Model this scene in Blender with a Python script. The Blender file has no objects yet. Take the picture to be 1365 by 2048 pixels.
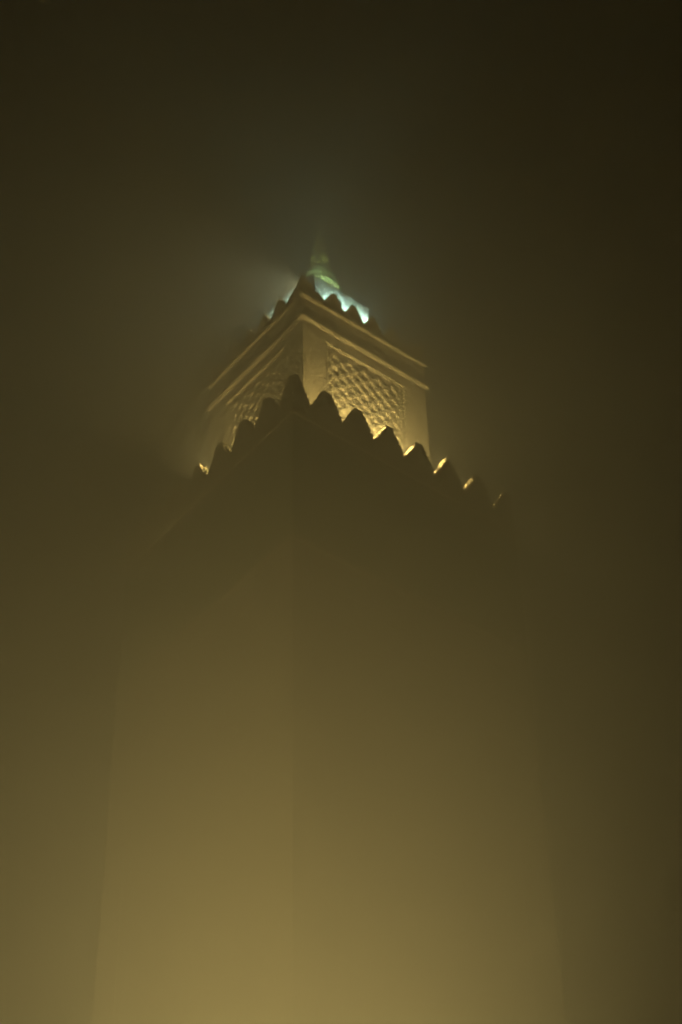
import bpy, math, random
from mathutils import Vector, Matrix
random.seed(7)
SC = bpy.context.scene
COL = SC.collection
R = math.radians

# ------------------------------------------------------------------ camera
CAM_POS = Vector((-82.58, -104.615, 1.6))
F_PX, PITCH, ROLL, YAW = 3974.0, 0.75485, -0.02374, 0.68367
fw = Vector((math.sin(YAW)*math.cos(PITCH), math.cos(YAW)*math.cos(PITCH), math.sin(PITCH)))
rt = Vector((math.cos(YAW), -math.sin(YAW), 0.0))
up = rt.cross(fw)
r2 = rt*math.cos(ROLL) + up*math.sin(ROLL)
u2 = -rt*math.sin(ROLL) + up*math.cos(ROLL)
cd = bpy.data.cameras.new('camera')
cam = bpy.data.objects.new('camera', cd)
COL.objects.link(cam)
cam.matrix_world = Matrix(((r2.x, u2.x, -fw.x, CAM_POS.x), (r2.y, u2.y, -fw.y, CAM_POS.y),
                           (r2.z, u2.z, -fw.z, CAM_POS.z), (0, 0, 0, 1)))
cd.sensor_width = 36.0
cd.lens = F_PX/2048*36.0
cd.clip_start = 0.1
cd.clip_end = 5000
SC.camera = cam

# ------------------------------------------------------------------ world: a night sky lit by the town
w = bpy.data.worlds.new('World')
SC.world = w
w.use_nodes = True
wn = w.node_tree
bg = wn.nodes['Background']
bg.inputs['Color'].default_value = (1.0, 0.74, 0.27, 1)
bg.inputs['Strength'].default_value = 0.002

vs = SC.view_settings
vs.view_transform = 'Standard'
vs.look = 'None'
vs.exposure = 0.15
vs.gamma = 1.0

cy = SC.cycles
cy.max_bounces = 6
cy.diffuse_bounces = 2
cy.glossy_bounces = 2
cy.volume_bounces = 1
cy.use_denoising = True
cy.filter_width = 1.5
cy.use_adaptive_sampling = False
cy.sample_clamp_indirect = 2.0
cy.sample_clamp_direct = 0.0
cy.blur_glossy = 1.0

WARM = (1.0, 0.755, 0.25)
MINT = (0.60, 1.0, 0.80)

# ------------------------------------------------------------------ materials
def nodes(name):
    m = bpy.data.materials.new(name)
    m.use_nodes = True
    nt = m.node_tree
    return m, nt, nt.nodes['Principled BSDF']

def stone(name, c1, c2, scale=0.35, rough=0.85, bump=0.25, joints=None):
    m, nt, p = nodes(name)
    N, L = nt.nodes, nt.links
    tc = N.new('ShaderNodeTexCoord')
    n1 = N.new('ShaderNodeTexNoise'); n1.inputs['Scale'].default_value = scale
    n1.inputs['Detail'].default_value = 8; n1.inputs['Roughness'].default_value = 0.62
    L.new(tc.outputs['Object'], n1.inputs['Vector'])
    mp = N.new('ShaderNodeMapping'); mp.inputs['Scale'].default_value = (1.6, 1.6, 0.12)
    L.new(tc.outputs['Object'], mp.inputs['Vector'])
    n2 = N.new('ShaderNodeTexNoise'); n2.inputs['Scale'].default_value = 1.0; n2.inputs['Detail'].default_value = 5
    L.new(mp.outputs['Vector'], n2.inputs['Vector'])
    mix = N.new('ShaderNodeMix'); mix.data_type = 'RGBA'
    mix.inputs['A'].default_value = (*c1, 1); mix.inputs['B'].default_value = (*c2, 1)
    ma = N.new('ShaderNodeMath'); ma.operation = 'MULTIPLY_ADD'
    ma.inputs[1].default_value = 0.5
    L.new(n1.outputs['Fac'], ma.inputs[0])
    mb = N.new('ShaderNodeMath'); mb.operation = 'MULTIPLY'; mb.inputs[1].default_value = 0.5
    L.new(n2.outputs['Fac'], mb.inputs[0]); L.new(mb.outputs[0], ma.inputs[2])
    ramp = N.new('ShaderNodeValToRGB')
    ramp.color_ramp.elements[0].position = 0.36; ramp.color_ramp.elements[1].position = 0.64
    L.new(ma.outputs[0], ramp.inputs['Fac'])
    L.new(ramp.outputs['Color'], mix.inputs['Factor'])
    col = mix.outputs['Result']
    if joints:
        br = N.new('ShaderNodeTexBrick')
        br.inputs['Scale'].default_value = joints
        br.inputs['Color1'].default_value = (1, 1, 1, 1); br.inputs['Color2'].default_value = (0.86, 0.86, 0.86, 1)
        br.inputs['Mortar'].default_value = (0.62, 0.62, 0.62, 1); br.inputs['Mortar Size'].default_value = 0.012
        # wrap the courses round the corners: run = x + y, rise = z
        sx = N.new('ShaderNodeSeparateXYZ'); L.new(tc.outputs['Object'], sx.inputs[0])
        ad = N.new('ShaderNodeMath'); L.new(sx.outputs[0], ad.inputs[0]); L.new(sx.outputs[1], ad.inputs[1])
        cx = N.new('ShaderNodeCombineXYZ'); L.new(ad.outputs[0], cx.inputs[0]); L.new(sx.outputs[2], cx.inputs[1])
        L.new(cx.outputs[0], br.inputs['Vector'])
        mu = N.new('ShaderNodeMix'); mu.data_type = 'RGBA'; mu.blend_type = 'MULTIPLY'
        mu.inputs['Factor'].default_value = 1.0
        L.new(col, mu.inputs['A']); L.new(br.outputs['Color'], mu.inputs['B'])
        col = mu.outputs['Result']
    L.new(col, p.inputs['Base Color'])
    p.inputs['Roughness'].default_value = rough
    bp = N.new('ShaderNodeBump'); bp.inputs['Strength'].default_value = bump; bp.inputs['Distance'].default_value = 0.05
    n3 = N.new('ShaderNodeTexNoise'); n3.inputs['Scale'].default_value = 6; n3.inputs['Detail'].default_value = 6
    L.new(tc.outputs['Object'], n3.inputs['Vector'])
    L.new(n3.outputs['Fac'], bp.inputs['Height']); L.new(bp.outputs['Normal'], p.inputs['Normal'])
    return m

def tile_mat():
    m, nt, p = nodes('shaded_green_tile')
    N, L = nt.nodes, nt.links
    tc = N.new('ShaderNodeTexCoord')
    v = N.new('ShaderNodeTexVoronoi'); v.inputs['Scale'].default_value = 2.2
    L.new(tc.outputs['Object'], v.inputs['Vector'])
    rp = N.new('ShaderNodeValToRGB')
    rp.color_ramp.elements[0].color = (0.15, 0.165, 0.12, 1)  # tile tones also carry the shade of the upper wall
    rp.color_ramp.elements[1].color = (0.24, 0.24, 0.18, 1)
    L.new(v.outputs['Distance'], rp.inputs['Fac']); L.new(rp.outputs['Color'], p.inputs['Base Color'])
    p.inputs['Roughness'].default_value = 0.3
    return m

def metal(name, c, rough, noise=0.2, metallic=1.0):
    m, nt, p = nodes(name)
    N, L = nt.nodes, nt.links
    tc = N.new('ShaderNodeTexCoord')
    n = N.new('ShaderNodeTexNoise'); n.inputs['Scale'].default_value = 3; n.inputs['Detail'].default_value = 6
    L.new(tc.outputs['Object'], n.inputs['Vector'])
    mr = N.new('ShaderNodeMapRange'); mr.inputs['To Min'].default_value = rough; mr.inputs['To Max'].default_value = rough+noise
    L.new(n.outputs['Fac'], mr.inputs['Value']); L.new(mr.outputs[0], p.inputs['Roughness'])
    p.inputs['Base Color'].default_value = (*c, 1); p.inputs['Metallic'].default_value = metallic
    return m

def lens_mat(name, c, s):
    m, nt, p = nodes(name)
    p.inputs['Base Color'].default_value = (*c, 1)
    p.inputs['Emission Color'].default_value = (*c, 1); p.inputs['Emission Strength'].default_value = s
    p.inputs['Roughness'].default_value = 0.1
    return m

SHAFT = stone('dimmed_shaft_stone', (0.35, 0.31, 0.245), (0.26, 0.23, 0.18), joints=0.9, bump=.4)  # darker copy of the cream stone, so the shaft looks dimly lit
STONE = stone('cream_stone', (0.44, 0.38, 0.29), (0.33, 0.285, 0.215), joints=0.9)
CARVED = stone('carved_stucco', (0.50, 0.44, 0.34), (0.38, 0.33, 0.25), scale=1.2, bump=0.5)
MARBLE = stone('pale_marble', (0.62, 0.60, 0.55), (0.50, 0.48, 0.44), scale=0.8, rough=0.6)
PAVING = stone('plaza_paving', (0.26, 0.24, 0.21), (0.18, 0.165, 0.145), scale=0.1, joints=0.8)
TILE = tile_mat()
PALE = stone('pale_green_tile', (0.42, 0.50, 0.36), (0.30, 0.38, 0.26), scale=1.5, rough=.5)
BRASS = metal('gilded_copper', (0.62, 0.56, 0.20), 0.45, metallic=0.35)
STEEL = metal('dark_steel', (0.14, 0.14, 0.14), 0.45)
WLENS = lens_mat('warm_lens', WARM, 6)
MLENS = lens_mat('mint_lens', MINT, 6)

# ------------------------------------------------------------------ mesh helpers
class MB:
    def __init__(s): s.v = []; s.f = []; s.sm = []
    def add(s, v, f, smooth=False):
        o = len(s.v); s.v += [tuple(q) for q in v]; s.f += [tuple(i+o for i in q) for q in f]
        s.sm += [smooth]*len(f)
    def box(s, x0, x1, y0, y1, z0, z1):
        s.add([(x0,y0,z0),(x1,y0,z0),(x1,y1,z0),(x0,y1,z0),(x0,y0,z1),(x1,y0,z1),(x1,y1,z1),(x0,y1,z1)],
              [(0,3,2,1),(4,5,6,7),(0,1,5,4),(1,2,6,5),(2,3,7,6),(3,0,4,7)])
    def prism(s, prof, y0, y1, M=None):      # profile in x,z (counter-clockwise seen from -y), extruded along y
        n = len(prof)
        v = [Vector((x, y0, z)) for x, z in prof] + [Vector((x, y1, z)) for x, z in prof]
        if M: v = [M @ q for q in v]
        f = [tuple(range(n)), tuple(range(2*n-1, n-1, -1))]
        for i in range(n):
            j = (i+1) % n
            f.append((i, i+n, j+n, j))
        s.add(v, f)
    def ring(s, prof, M=None):               # square moulding: profile (half-size, z) swept round four sides
        n = len(prof); v = []
        for h, z in prof: v += [(-h,-h,z),(h,-h,z),(h,h,z),(-h,h,z)]
        f = []
        for i in range(n-1):
            for k in range(4):
                a = i*4+k; b = i*4+(k+1) % 4
                f.append((a, b, b+4, a+4))
        f.append((3,2,1,0)); f.append(tuple((n-1)*4+k for k in range(4)))
        s.add(v, f)
    def lathe(s, prof, n=48, rib=0.0, ribs=16):
        v = []; f = []
        for r, z in prof:
            for k in range(n):
                a = 2*math.pi*k/n
                rr = r*(1+rib*abs(math.cos(a*ribs/2)))
                v.append((rr*math.cos(a), rr*math.sin(a), z))
        for i in range(len(prof)-1):
            for k in range(n):
                a = i*n+k; b = i*n+(k+1) % n
                f.append((a, b, b+n, a+n))
        f.append(tuple(range(n-1, -1, -1))); f.append(tuple((len(prof)-1)*n+k for k in range(n)))
        s.add(v, f, True)
    def build(s, name, mat, parent=None, loc=(0,0,0)):
        me = bpy.data.meshes.new(name); me.from_pydata(s.v, [], s.f); me.validate()
        me.polygons.foreach_set('use_smooth', s.sm[:len(me.polygons)]); me.update()
        me.materials.append(mat)
        o = bpy.data.objects.new(name, me); COL.objects.link(o); o.location = loc
        if parent: o.parent = parent
        return o

def empty(name, loc=(0,0,0), parent=None):
    o = bpy.data.objects.new(name, None); COL.objects.link(o); o.location = loc
    o.empty_display_size = 0.5
    if parent: o.parent = parent
    return o

def tag(o, label=None, cat=None, group=None, kind=None):
    if label: o['label'] = label
    if cat: o['category'] = cat
    if group: o['group'] = group
    if kind: o['kind'] = kind
    return o

def dup(o, parent, loc, rz=0.0):
    c = o.copy(); COL.objects.link(c); c.parent = parent
    c.location = loc; c.rotation_euler = (0, 0, rz)
    return c

# ------------------------------------------------------------------ ground
g = MB(); g.add([(-900,-900,0),(900,-900,0),(900,900,0),(-900,900,0)], [(0,1,2,3)])
tag(g.build('ground', PAVING), kind='structure')

# ------------------------------------------------------------------ the minaret
A = 12.5            # half side of the shaft
HS = 123.75         # bottom of the gaps between the shaft merlons
B = 7.5             # half side of the lantern
HL = 146.25
minaret = tag(empty('minaret'), 'tall square stone minaret seen from below in fog with stepped merlons and lit upper lantern', 'minaret')

def stepped(half_b, half_t, z1, steps):
    dz = z1/(steps+1)
    X = [half_b-(half_b-half_t)*(i/steps)**1.1 for i in range(steps+1)]
    p = [(-half_b, 0), (half_b, 0)]
    for i in range(steps+1):
        p.append((X[i], dz*(i+1)))
        if i < steps: p.append((X[i+1], dz*(i+1)))
    q = [(-x, z) for x, z in p[2:]]
    return p + q[::-1]

def half_stepped(length, half_t, z1, steps):       # corner merlon arm, high side at the corner (x = 0)
    dz = z1/(steps+1)
    X = [length-(length-half_t)*(i/steps)**1.1 for i in range(steps+1)]
    p = [(0, 0), (length, 0)]
    for i in range(steps+1):
        p.append((X[i], dz*(i+1)))
        if i < steps: p.append((X[i+1], dz*(i+1)))
    p.append((0, z1))
    return p

def parapet(parent, half, z, h0, pitch, n, height, base_half, top_half, steps, thick):
    mb = MB(); mb.prism(stepped(base_half, top_half, height, steps), 0, thick)
    proto = None
    for side in range(4):
        rz = side*math.pi/2
        for k in range(n):
            x = -half + h0 + (k+0.5)*pitch
            c, s_ = math.cos(rz), math.sin(rz)
            p = (x*c + half*s_, x*s_ - half*c, z)
            if proto is None:
                proto = mb.build('merlon', STONE, parent, p)
            else:
                dup(proto, parent, p, rz)
    # corner merlons: two stepped arms meeting
    gap = pitch/2-base_half
    cm = MB(); prof = half_stepped(h0-gap, top_half*1.5, height, steps)
    cm.prism(prof, 0, thick)
    # the second arm runs along +y; it starts behind the first one
    prof2 = [(thick, 0)] + [(x, zz) for x, zz in prof[1:-1] if x > thick+.01]
    prof2.append((thick, prof2[-1][1]))
    M = Matrix(((0, 1, 0, 0), (1, 0, 0, 0), (0, 0, 1, 0), (0, 0, 0, 1)))
    o0 = len(cm.f)
    cm.prism(prof2, 0.003, thick-0.003, M)
    cm.f[o0:] = [tuple(reversed(q)) for q in cm.f[o0:]]
    proto = None
    for side in range(4):
        rz = side*math.pi/2
        c, s_ = math.cos(rz), math.sin(rz)
        p = (-half*c + half*s_, -half*s_ - half*c, z)
        if proto is None: proto = cm.build('corner_merlon', STONE, parent, p)
        else: dup(proto, parent, p, rz)

# shaft: body with recessed tall panels, corner piers and string courses
b = MB()
b.box(-12.42, 12.42, -12.42, 12.42, 0, 122.9)
for sx in (-1, 1):
    for sy in (-1, 1):
        xs = sorted((sx*9.6, sx*12.5)); ys = sorted((sy*9.6, sy*12.5))
        b.box(xs[0], xs[1], ys[0], ys[1], 0, 122.0)
for sgn in (-1, 1):                 # bands between the piers
    for z0, z1 in ((0, 14), (60, 64), (104.5, 108), (117.5, 122.0)):
        ys = sorted((sgn*12.42, sgn*12.497))
        b.box(-9.6, 9.6, ys[0]+.001, ys[1], z0, z1)
        b.box(ys[0]+.001, ys[1], -9.6, 9.6, z0, z1)
shaft = b.build('shaft', SHAFT, minaret)

def rib_panel(x0, x1, z0, z1, y_back, y_front, hw, hh, width, seg=6):
    """net of curved ribs (lozenges with pointed arches), facing -y"""
    m = MB()
    nx = round((x1-x0)/hw); nz = int((z1-z0)/hh)
    def edge(xa, za, xb, zb):
        pts = []
        for i in range(seg+1):
            t = i/seg
            # ogee: steep in the middle, flat at the ends
            s = t + 0.11*math.sin(2*math.pi*t)
            pts.append((xa+(xb-xa)*s, za+(zb-za)*t))
        L = []; Rr = []
        for i, (x, z) in enumerate(pts):
            a = pts[max(i-1, 0)]; c = pts[min(i+1, seg)]
            tx, tz = c[0]-a[0], c[1]-a[1]; q = math.hypot(tx, tz)
            nxv, nzv = -tz/q*width/2, tx/q*width/2
            L.append((x+nxv, z+nzv)); Rr.append((x-nxv, z-nzv))
        n = seg+1
        # chamfered: back wide, front a little narrower
        v = [(x, y_back, z) for x, z in L] + [(x, y_back, z) for x, z in Rr]
        v += [(px+(x-px)*.6, y_front, pz+(z-pz)*.6) for (x, z), (px, pz) in zip(L, pts)]
        v += [(px+(x-px)*.6, y_front, pz+(z-pz)*.6) for (x, z), (px, pz) in zip(Rr, pts)]
        f = []
        for i in range(seg):
            f += [(2*n+i, 3*n+i, 3*n+i+1, 2*n+i+1), (i, 2*n+i, 2*n+i+1, i+1), (3*n+i, n+i, n+i+1, 3*n+i+1)]
        m.add(v, f)
    for i in range(nx):
        for j in range(nz):
            xa, xb = x0+i*hw, x0+(i+1)*hw
            za, zb = z0+j*hh, z0+(j+1)*hh
            if (i+j) % 2 == 0: edge(xa, za, xb, zb)
            else: edge(xb, za, xa, zb)
    # bosses at the crossings and a small lobed stop in each lozenge
    for i in range(nx+1):
        for j in range(nz+1):
            cx, cz = x0+i*hw, z0+j*hh
            if (i+j) % 2 == 0:
                if 0 < i < nx:
                    r = width*.62
                    m.prism([(cx-r, cz), (cx, cz-r*1.1), (cx+r, cz), (cx, cz+r*1.1)], y_front-.05, y_back)
    m.box(x0-.16, x0, y_front-.02, y_back+.05, z0, z1)
    m.box(x1, x1+.16, y_front-.02, y_back+.05, z0, z1)
    return m

# carved nets in the recesses of the shaft (four sides)
def on_sides(name, mb, mat, parent, only=None):
    first = None
    for side in range(4):
        if first is None: first = mb.build(name, mat, parent)
        else: dup(first, parent, (0, 0, 0), side*math.pi/2)

on_sides('carved_panel', rib_panel(-8.8, 8.8, 15.0, 59.5, -12.42, -12.5, 1.1, 1.32, .34, 3), CARVED, minaret)
fr = MB(); fr.ring([(12.3, 108.25), (12.53, 108.26), (12.53, 120.9), (12.3, 120.91)])  # tile band, spread full width to darken the unlit wall under the parapet
fr.build('shaded_tile_frieze', TILE, minaret)
for z, pr, h in ((14.1, .22, .5), (122.0, .16, .26), (107.75, .10, .3)):
    c = MB(); c.ring([(A-.05, z), (A+pr*.5, z+.02), (A+pr, z+h*.5), (A+pr, z+h), (A-.02, z+h+.04)])
    c.build('string_course', STONE, minaret)
c = MB()
T = 0.75
for (x0, x1, y0, y1) in ((-A, A, -A, -A+T), (-A, A, A-T, A), (-A, -A+T, -A+T, A-T), (A-T, A, -A+T, A-T)):
    c.box(x0, x1, y0, y1, 122.35, HS)
c.build('parapet_wall', STONE, minaret)
c = MB(); c.box(-A+T, A-T, -A+T, A-T, 122.3, 122.9+.05)
c.build('roof_terrace', PAVING, minaret)
parapet(minaret, A, HS, 2.11, 3.448, 6, 3.2, 1.66, 0.46, 5, T)

# lantern ------------------------------------------------------------
lantern = empty('lantern', parent=minaret)
b = MB()
b.box(-7.05, 7.05, -7.05, 7.05, 122.95, 142.0)
for sx in (-1, 1):
    for sy in (-1, 1):
        xs = sorted((sx*4.8, sx*7.45)); ys = sorted((sy*4.8, sy*7.45))
        b.box(xs[0], xs[1], ys[0], ys[1], 122.95, 142.0)
for sgn in (-1, 1):
    ys = sorted((sgn*7.05, sgn*7.447))
    for z0, z1 in ((122.95, 126.6), (140.7, 142.0)):
        b.box(-4.8, 4.8, ys[0]+.001, ys[1], z0, z1)
        b.box(ys[0]+.001, ys[1], -4.8, 4.8, z0, z1)
b.build('wall', STONE, lantern)
on_sides('carved_panel', rib_panel(-4.35, 4.35, 126.8, 140.6, -7.05, -7.24, .87, .77, .40, 6), CARVED, lantern)
c = MB(); c.ring([(7.40, 141.95), (7.55, 142.0), (7.76, 142.16), (7.78, 142.34), (7.45, 142.40)])
c.build('cornice', STONE, lantern)
c = MB(); c.ring([(7.47, 142.35), (7.47, 145.1), (7.55, 145.12), (7.73, 145.24), (7.75, 145.42), (7.50, 145.5), (7.50, 145.55)])
c.build('frieze', STONE, lantern)
c = MB(); T2 = 0.5
for (x0, x1, y0, y1) in ((-B, B, -B, -B+T2), (-B, B, B-T2, B), (-B, -B+T2, -B+T2, B-T2), (B-T2, B, -B+T2, B-T2)):
    c.box(x0, x1, y0, y1, 145.54, HL)
c.build('parapet_wall', STONE, lantern)
parapet(lantern, B, HL, 2.7, 2.4, 4, 1.95, 1.08, 0.26, 4, T2)

# upper kiosk, dome, jamur --------------------------------------------
def chamfered(h, c, z0, z1, h2=None, c2=None):
    """square tower block with cut corners"""
    h2 = h if h2 is None else h2; c2 = c if c2 is None else c2
    def loop(h, c, z): return [(-h+c,-h,z),(h-c,-h,z),(h,-h+c,z),(h,h-c,z),(h-c,h,z),(-h+c,h,z),(-h,h-c,z),(-h,-h+c,z)]
    v = loop(h, c, z0)+loop(h2, c2, z1)
    f = [tuple(range(7, -1, -1)), tuple(range(8, 16))]+[(k, (k+1) % 8, (k+1) % 8+8, k+8) for k in range(8)]
    return v, f
b = MB(); b.add(*chamfered(4.1, .7, 145.5, 154.2))
kiosk = b.build('kiosk', MARBLE, lantern)
c = MB(); c.add(*chamfered(4.72, .9, 145.55, 150.6))
c.build('podium', MARBLE, kiosk)
c = MB(); c.add(*chamfered(4.06, .70, 154.22, 154.45)); c.add(*chamfered(3.9, .8, 154.46, 156.3, 2.1, .8)); c.add(*chamfered(1.95, .75, 156.31, 156.7))
c.build('roof', MARBLE, kiosk)
DX, DY = 0.35, -0.3
c = MB()
prof = [(1.75, 156.6), (1.72, 158.3), (1.9, 158.35), (1.9, 158.6), (1.75, 158.65)]
for i in range(1, 13):
    a = math.pi/2*i/12
    prof.append((max(1.75*math.cos(a), .12), 158.7+3.2*math.sin(a)))
c.lathe(prof, 96, .035, 24)
dome = c.build('dome', PALE, minaret, (DX, DY, 0))
def ball(zc, r, name='finial_ball'):
    m = MB(); pr = []
    for i in range(17):
        a = -math.pi/2+math.pi*i/16
        pr.append((max(r*math.cos(a), .02), zc+r*math.sin(a)))
    m.lathe(pr, 40)
    return m.build(name, BRASS, dome)
ball(162.9, 1.05); ball(165.2, .66); ball(166.75, .42)
c = MB(); c.lathe([(.12, 161.2), (.10, 166), (.06, 168), (.015, 169.3)], 16)
c.build('spire', BRASS, dome)

# slim mast on the lantern roof
c = MB(); c.lathe([(.09, 145.6), (.07, 149), (.045, 151.5)], 12); 
mast = c.build('lightning_rod', STEEL, None, (6.35, -6.6, 0))
tag(mast, 'thin upright metal rod at the right end of the lantern roof', 'rod')

# ------------------------------------------------------------------ floodlights
def floodlight(loc, target, energy, angle, blend, color, lens, label, group, size=.35, soft=.12):
    root = tag(empty('floodlight', loc), label, 'floodlight', group)
    d = (Vector(target)-Vector(loc)).normalized()
    q = d.to_track_quat('Z', 'Y').to_matrix().to_4x4()
    hb = MB(); s = size
    v = [Vector(p) for p in ((-s*.7,-s*.5,-s*.8),(s*.7,-s*.5,-s*.8),(s*.7,s*.5,-s*.8),(-s*.7,s*.5,-s*.8),(-s,-s*.75,0),(s,-s*.75,0),(s,s*.75,0),(-s,s*.75,0))]
    hb.add([q @ p for p in v], [(0,3,2,1),(0,1,5,4),(1,2,6,5),(2,3,7,6),(3,0,4,7),(4,5,6,7)])
    hb.build('housing', STEEL, root)
    lb = MB(); t = s*.9
    lb.add([q @ Vector(p) for p in ((-t,-t*.72,.01),(t,-t*.72,.01),(t,t*.72,.01),(-t,t*.72,.01))], [(0,1,2,3)])
    lb.build('lens', lens, root)
    br = MB()
    br.box(-s*1.15, -s*1.03, -.03, .03, -s*1.6, .0); br.box(s*1.03, s*1.15, -.03, .03, -s*1.6, .0)
    br.box(-s*1.15, s*1.15, -.06, .06, -s*1.75, -s*1.6)
    br.build('bracket', STEEL, root)
    ld = bpy.data.lights.new('flood_lamp', 'SPOT')
    ld.energy = energy; ld.color = color; ld.spot_size = R(angle); ld.spot_blend = blend; ld.shadow_soft_size = soft
    lo = bpy.data.objects.new('flood_lamp', ld); COL.objects.link(lo); lo.parent = root
    lo.location = d*.06
    lo.rotation_euler = (-d).to_track_quat('Z', 'Y').to_euler()
    return root

GW = 'warm floodlights on the plaza facing the minaret'
floodlight((-50, -60, 1.0), (-7, -10, 105), 4.0e6, 40, .8, WARM, WLENS, 'large warm floodlight on the plaza facing the near corner of the minaret', GW, 1.0, .5)
floodlight((-60, -20, 1.0), (-25, 7, 98), 4.9e6, 40, .8, WARM, WLENS, 'large warm floodlight on the plaza facing the left side of the minaret', GW, 1.0, .5)
floodlight((-38, -38, 1.0), (-20, -18, 80), 1.1e6, 42, .8, WARM, WLENS, 'warm floodlight on the plaza close to the foot of the minaret', GW, .8, .5)
floodlight((16, -27, 1.0), (8, -12.5, 95), 0.8e6, 40, .8, WARM, WLENS, 'warm floodlight on the plaza close to the right face of the minaret', GW, .8, .5)
# terrace floods against the lantern
GT = 'warm floodlights on the shaft roof behind the merlons'
where = ['first', 'second', 'third', 'fourth']
for k, (x, e) in enumerate(((-5.6, 92000), (-2.15, 98000), (1.3, 88000), (4.7, 40000))):
    floodlight((x, -11.0, 125.0), (x+2.5, -8.5, 130), e, 165, .3, WARM, WLENS, 'warm floodlight on the shaft roof behind the right parapet, %s from the near corner' % where[k], GT, .3)
for k, (y, e) in enumerate(((-5.0, 8000), (-2.0, 30000))):
    floodlight((-11.0, y, 125.0), (-8.5, y+2.5, 130), e, 165, .3, WARM, WLENS, 'warm floodlight on the shaft roof behind the left parapet, %s from the near corner' % where[k], GT, .3)
floodlight((-9.6, 1.6, 124.4), (-15, 3.5, 140), 210000, 80, 1.0, WARM, WLENS, 'added warm lamp on the shaft roof lighting the fog over the left parapet', GT, .3)  # added to veil the lantern's left face in bright haze
# mint lamps on the ledge under the kiosk walls
GM = 'mint green lamps round the foot of the kiosk'
for k, (x, e) in enumerate(((-1.2, 26000), (1.3, 36000), (3.5, 44000))):
    floodlight((x, -4.34, 151.25), (x, -4.0, 151.6), e, 174, .2, MINT, MLENS, 'mint green lamp at the foot of the right kiosk wall, %s from its near corner' % where[k], GM, .08, .03)
for k, (y, e) in enumerate(((-1.0, 26000), (1.7, 46000))):
    floodlight((-4.34, y, 151.25), (-4.0, y, 151.6), e, 174, .2, MINT, MLENS, 'mint green lamp at the foot of the left kiosk wall, %s from its near corner' % where[k], GM, .08, .03)
for k, (x, y, e) in enumerate(((2.4, -3.3, 12000), (-3.0, -3.2, 20000))):
    floodlight((x, y, 155.65), (DX, DY, 161.0), e, 90, .6, (.75, 1.0, .45), MLENS, 'added pale green spotlight on the kiosk roof aimed at the dome from the %s' % ('right', 'near corner')[k], 'added pale green spotlights brightening the dome', .14, .05)  # unseen lamps put in to lift the dome out of the fog
floodlight((1.4, -6.1, 146.9), (6.5, -7.0, 148.0), 9000, 90, .7, (.9, 1.0, .6), MLENS, 'added pale lamp on the lantern roof brightening the right merlons', 'added lamps at the top of the lantern', .1, .05)  # extra unseen lamp, brightens the merlon flanks on the right
PL = Vector((-4.8, -4.9, 151.2))  # added lamp, stands in for the drifting bright plume on the left
PT = PL - r2*math.cos(R(14))*10 - u2*math.sin(R(14))*10
floodlight(PL, PT, 54000, 124, .6, (1.0, .95, .50), MLENS, 'added pale lamp at the near kiosk corner imitating the bright fog plume', 'added lamps at the top of the lantern', .2, .3)

# ------------------------------------------------------------------ fog
hz = MB(); hz.box(-300, 300, -300, 300, -1.0, 172)
ho = hz.build('haze', bpy.data.materials.new('fog'))
tag(ho, 'thick night fog filling the air round the minaret', 'fog', kind='stuff')
m = ho.data.materials[0]; m.use_nodes = True
nt = m.node_tree
for n in list(nt.nodes):
    if n.type == 'BSDF_PRINCIPLED': nt.nodes.remove(n)
pv = nt.nodes.new('ShaderNodeVolumePrincipled')
pv.inputs['Color'].default_value = (0.95, 0.95, 0.95, 1)
pv.inputs['Density'].default_value = 0.0195
pv.inputs['Anisotropy'].default_value = 0.5
out = [n for n in nt.nodes if n.type == 'OUTPUT_MATERIAL'][0]
nt.links.new(pv.outputs['Volume'], out.inputs['Volume'])
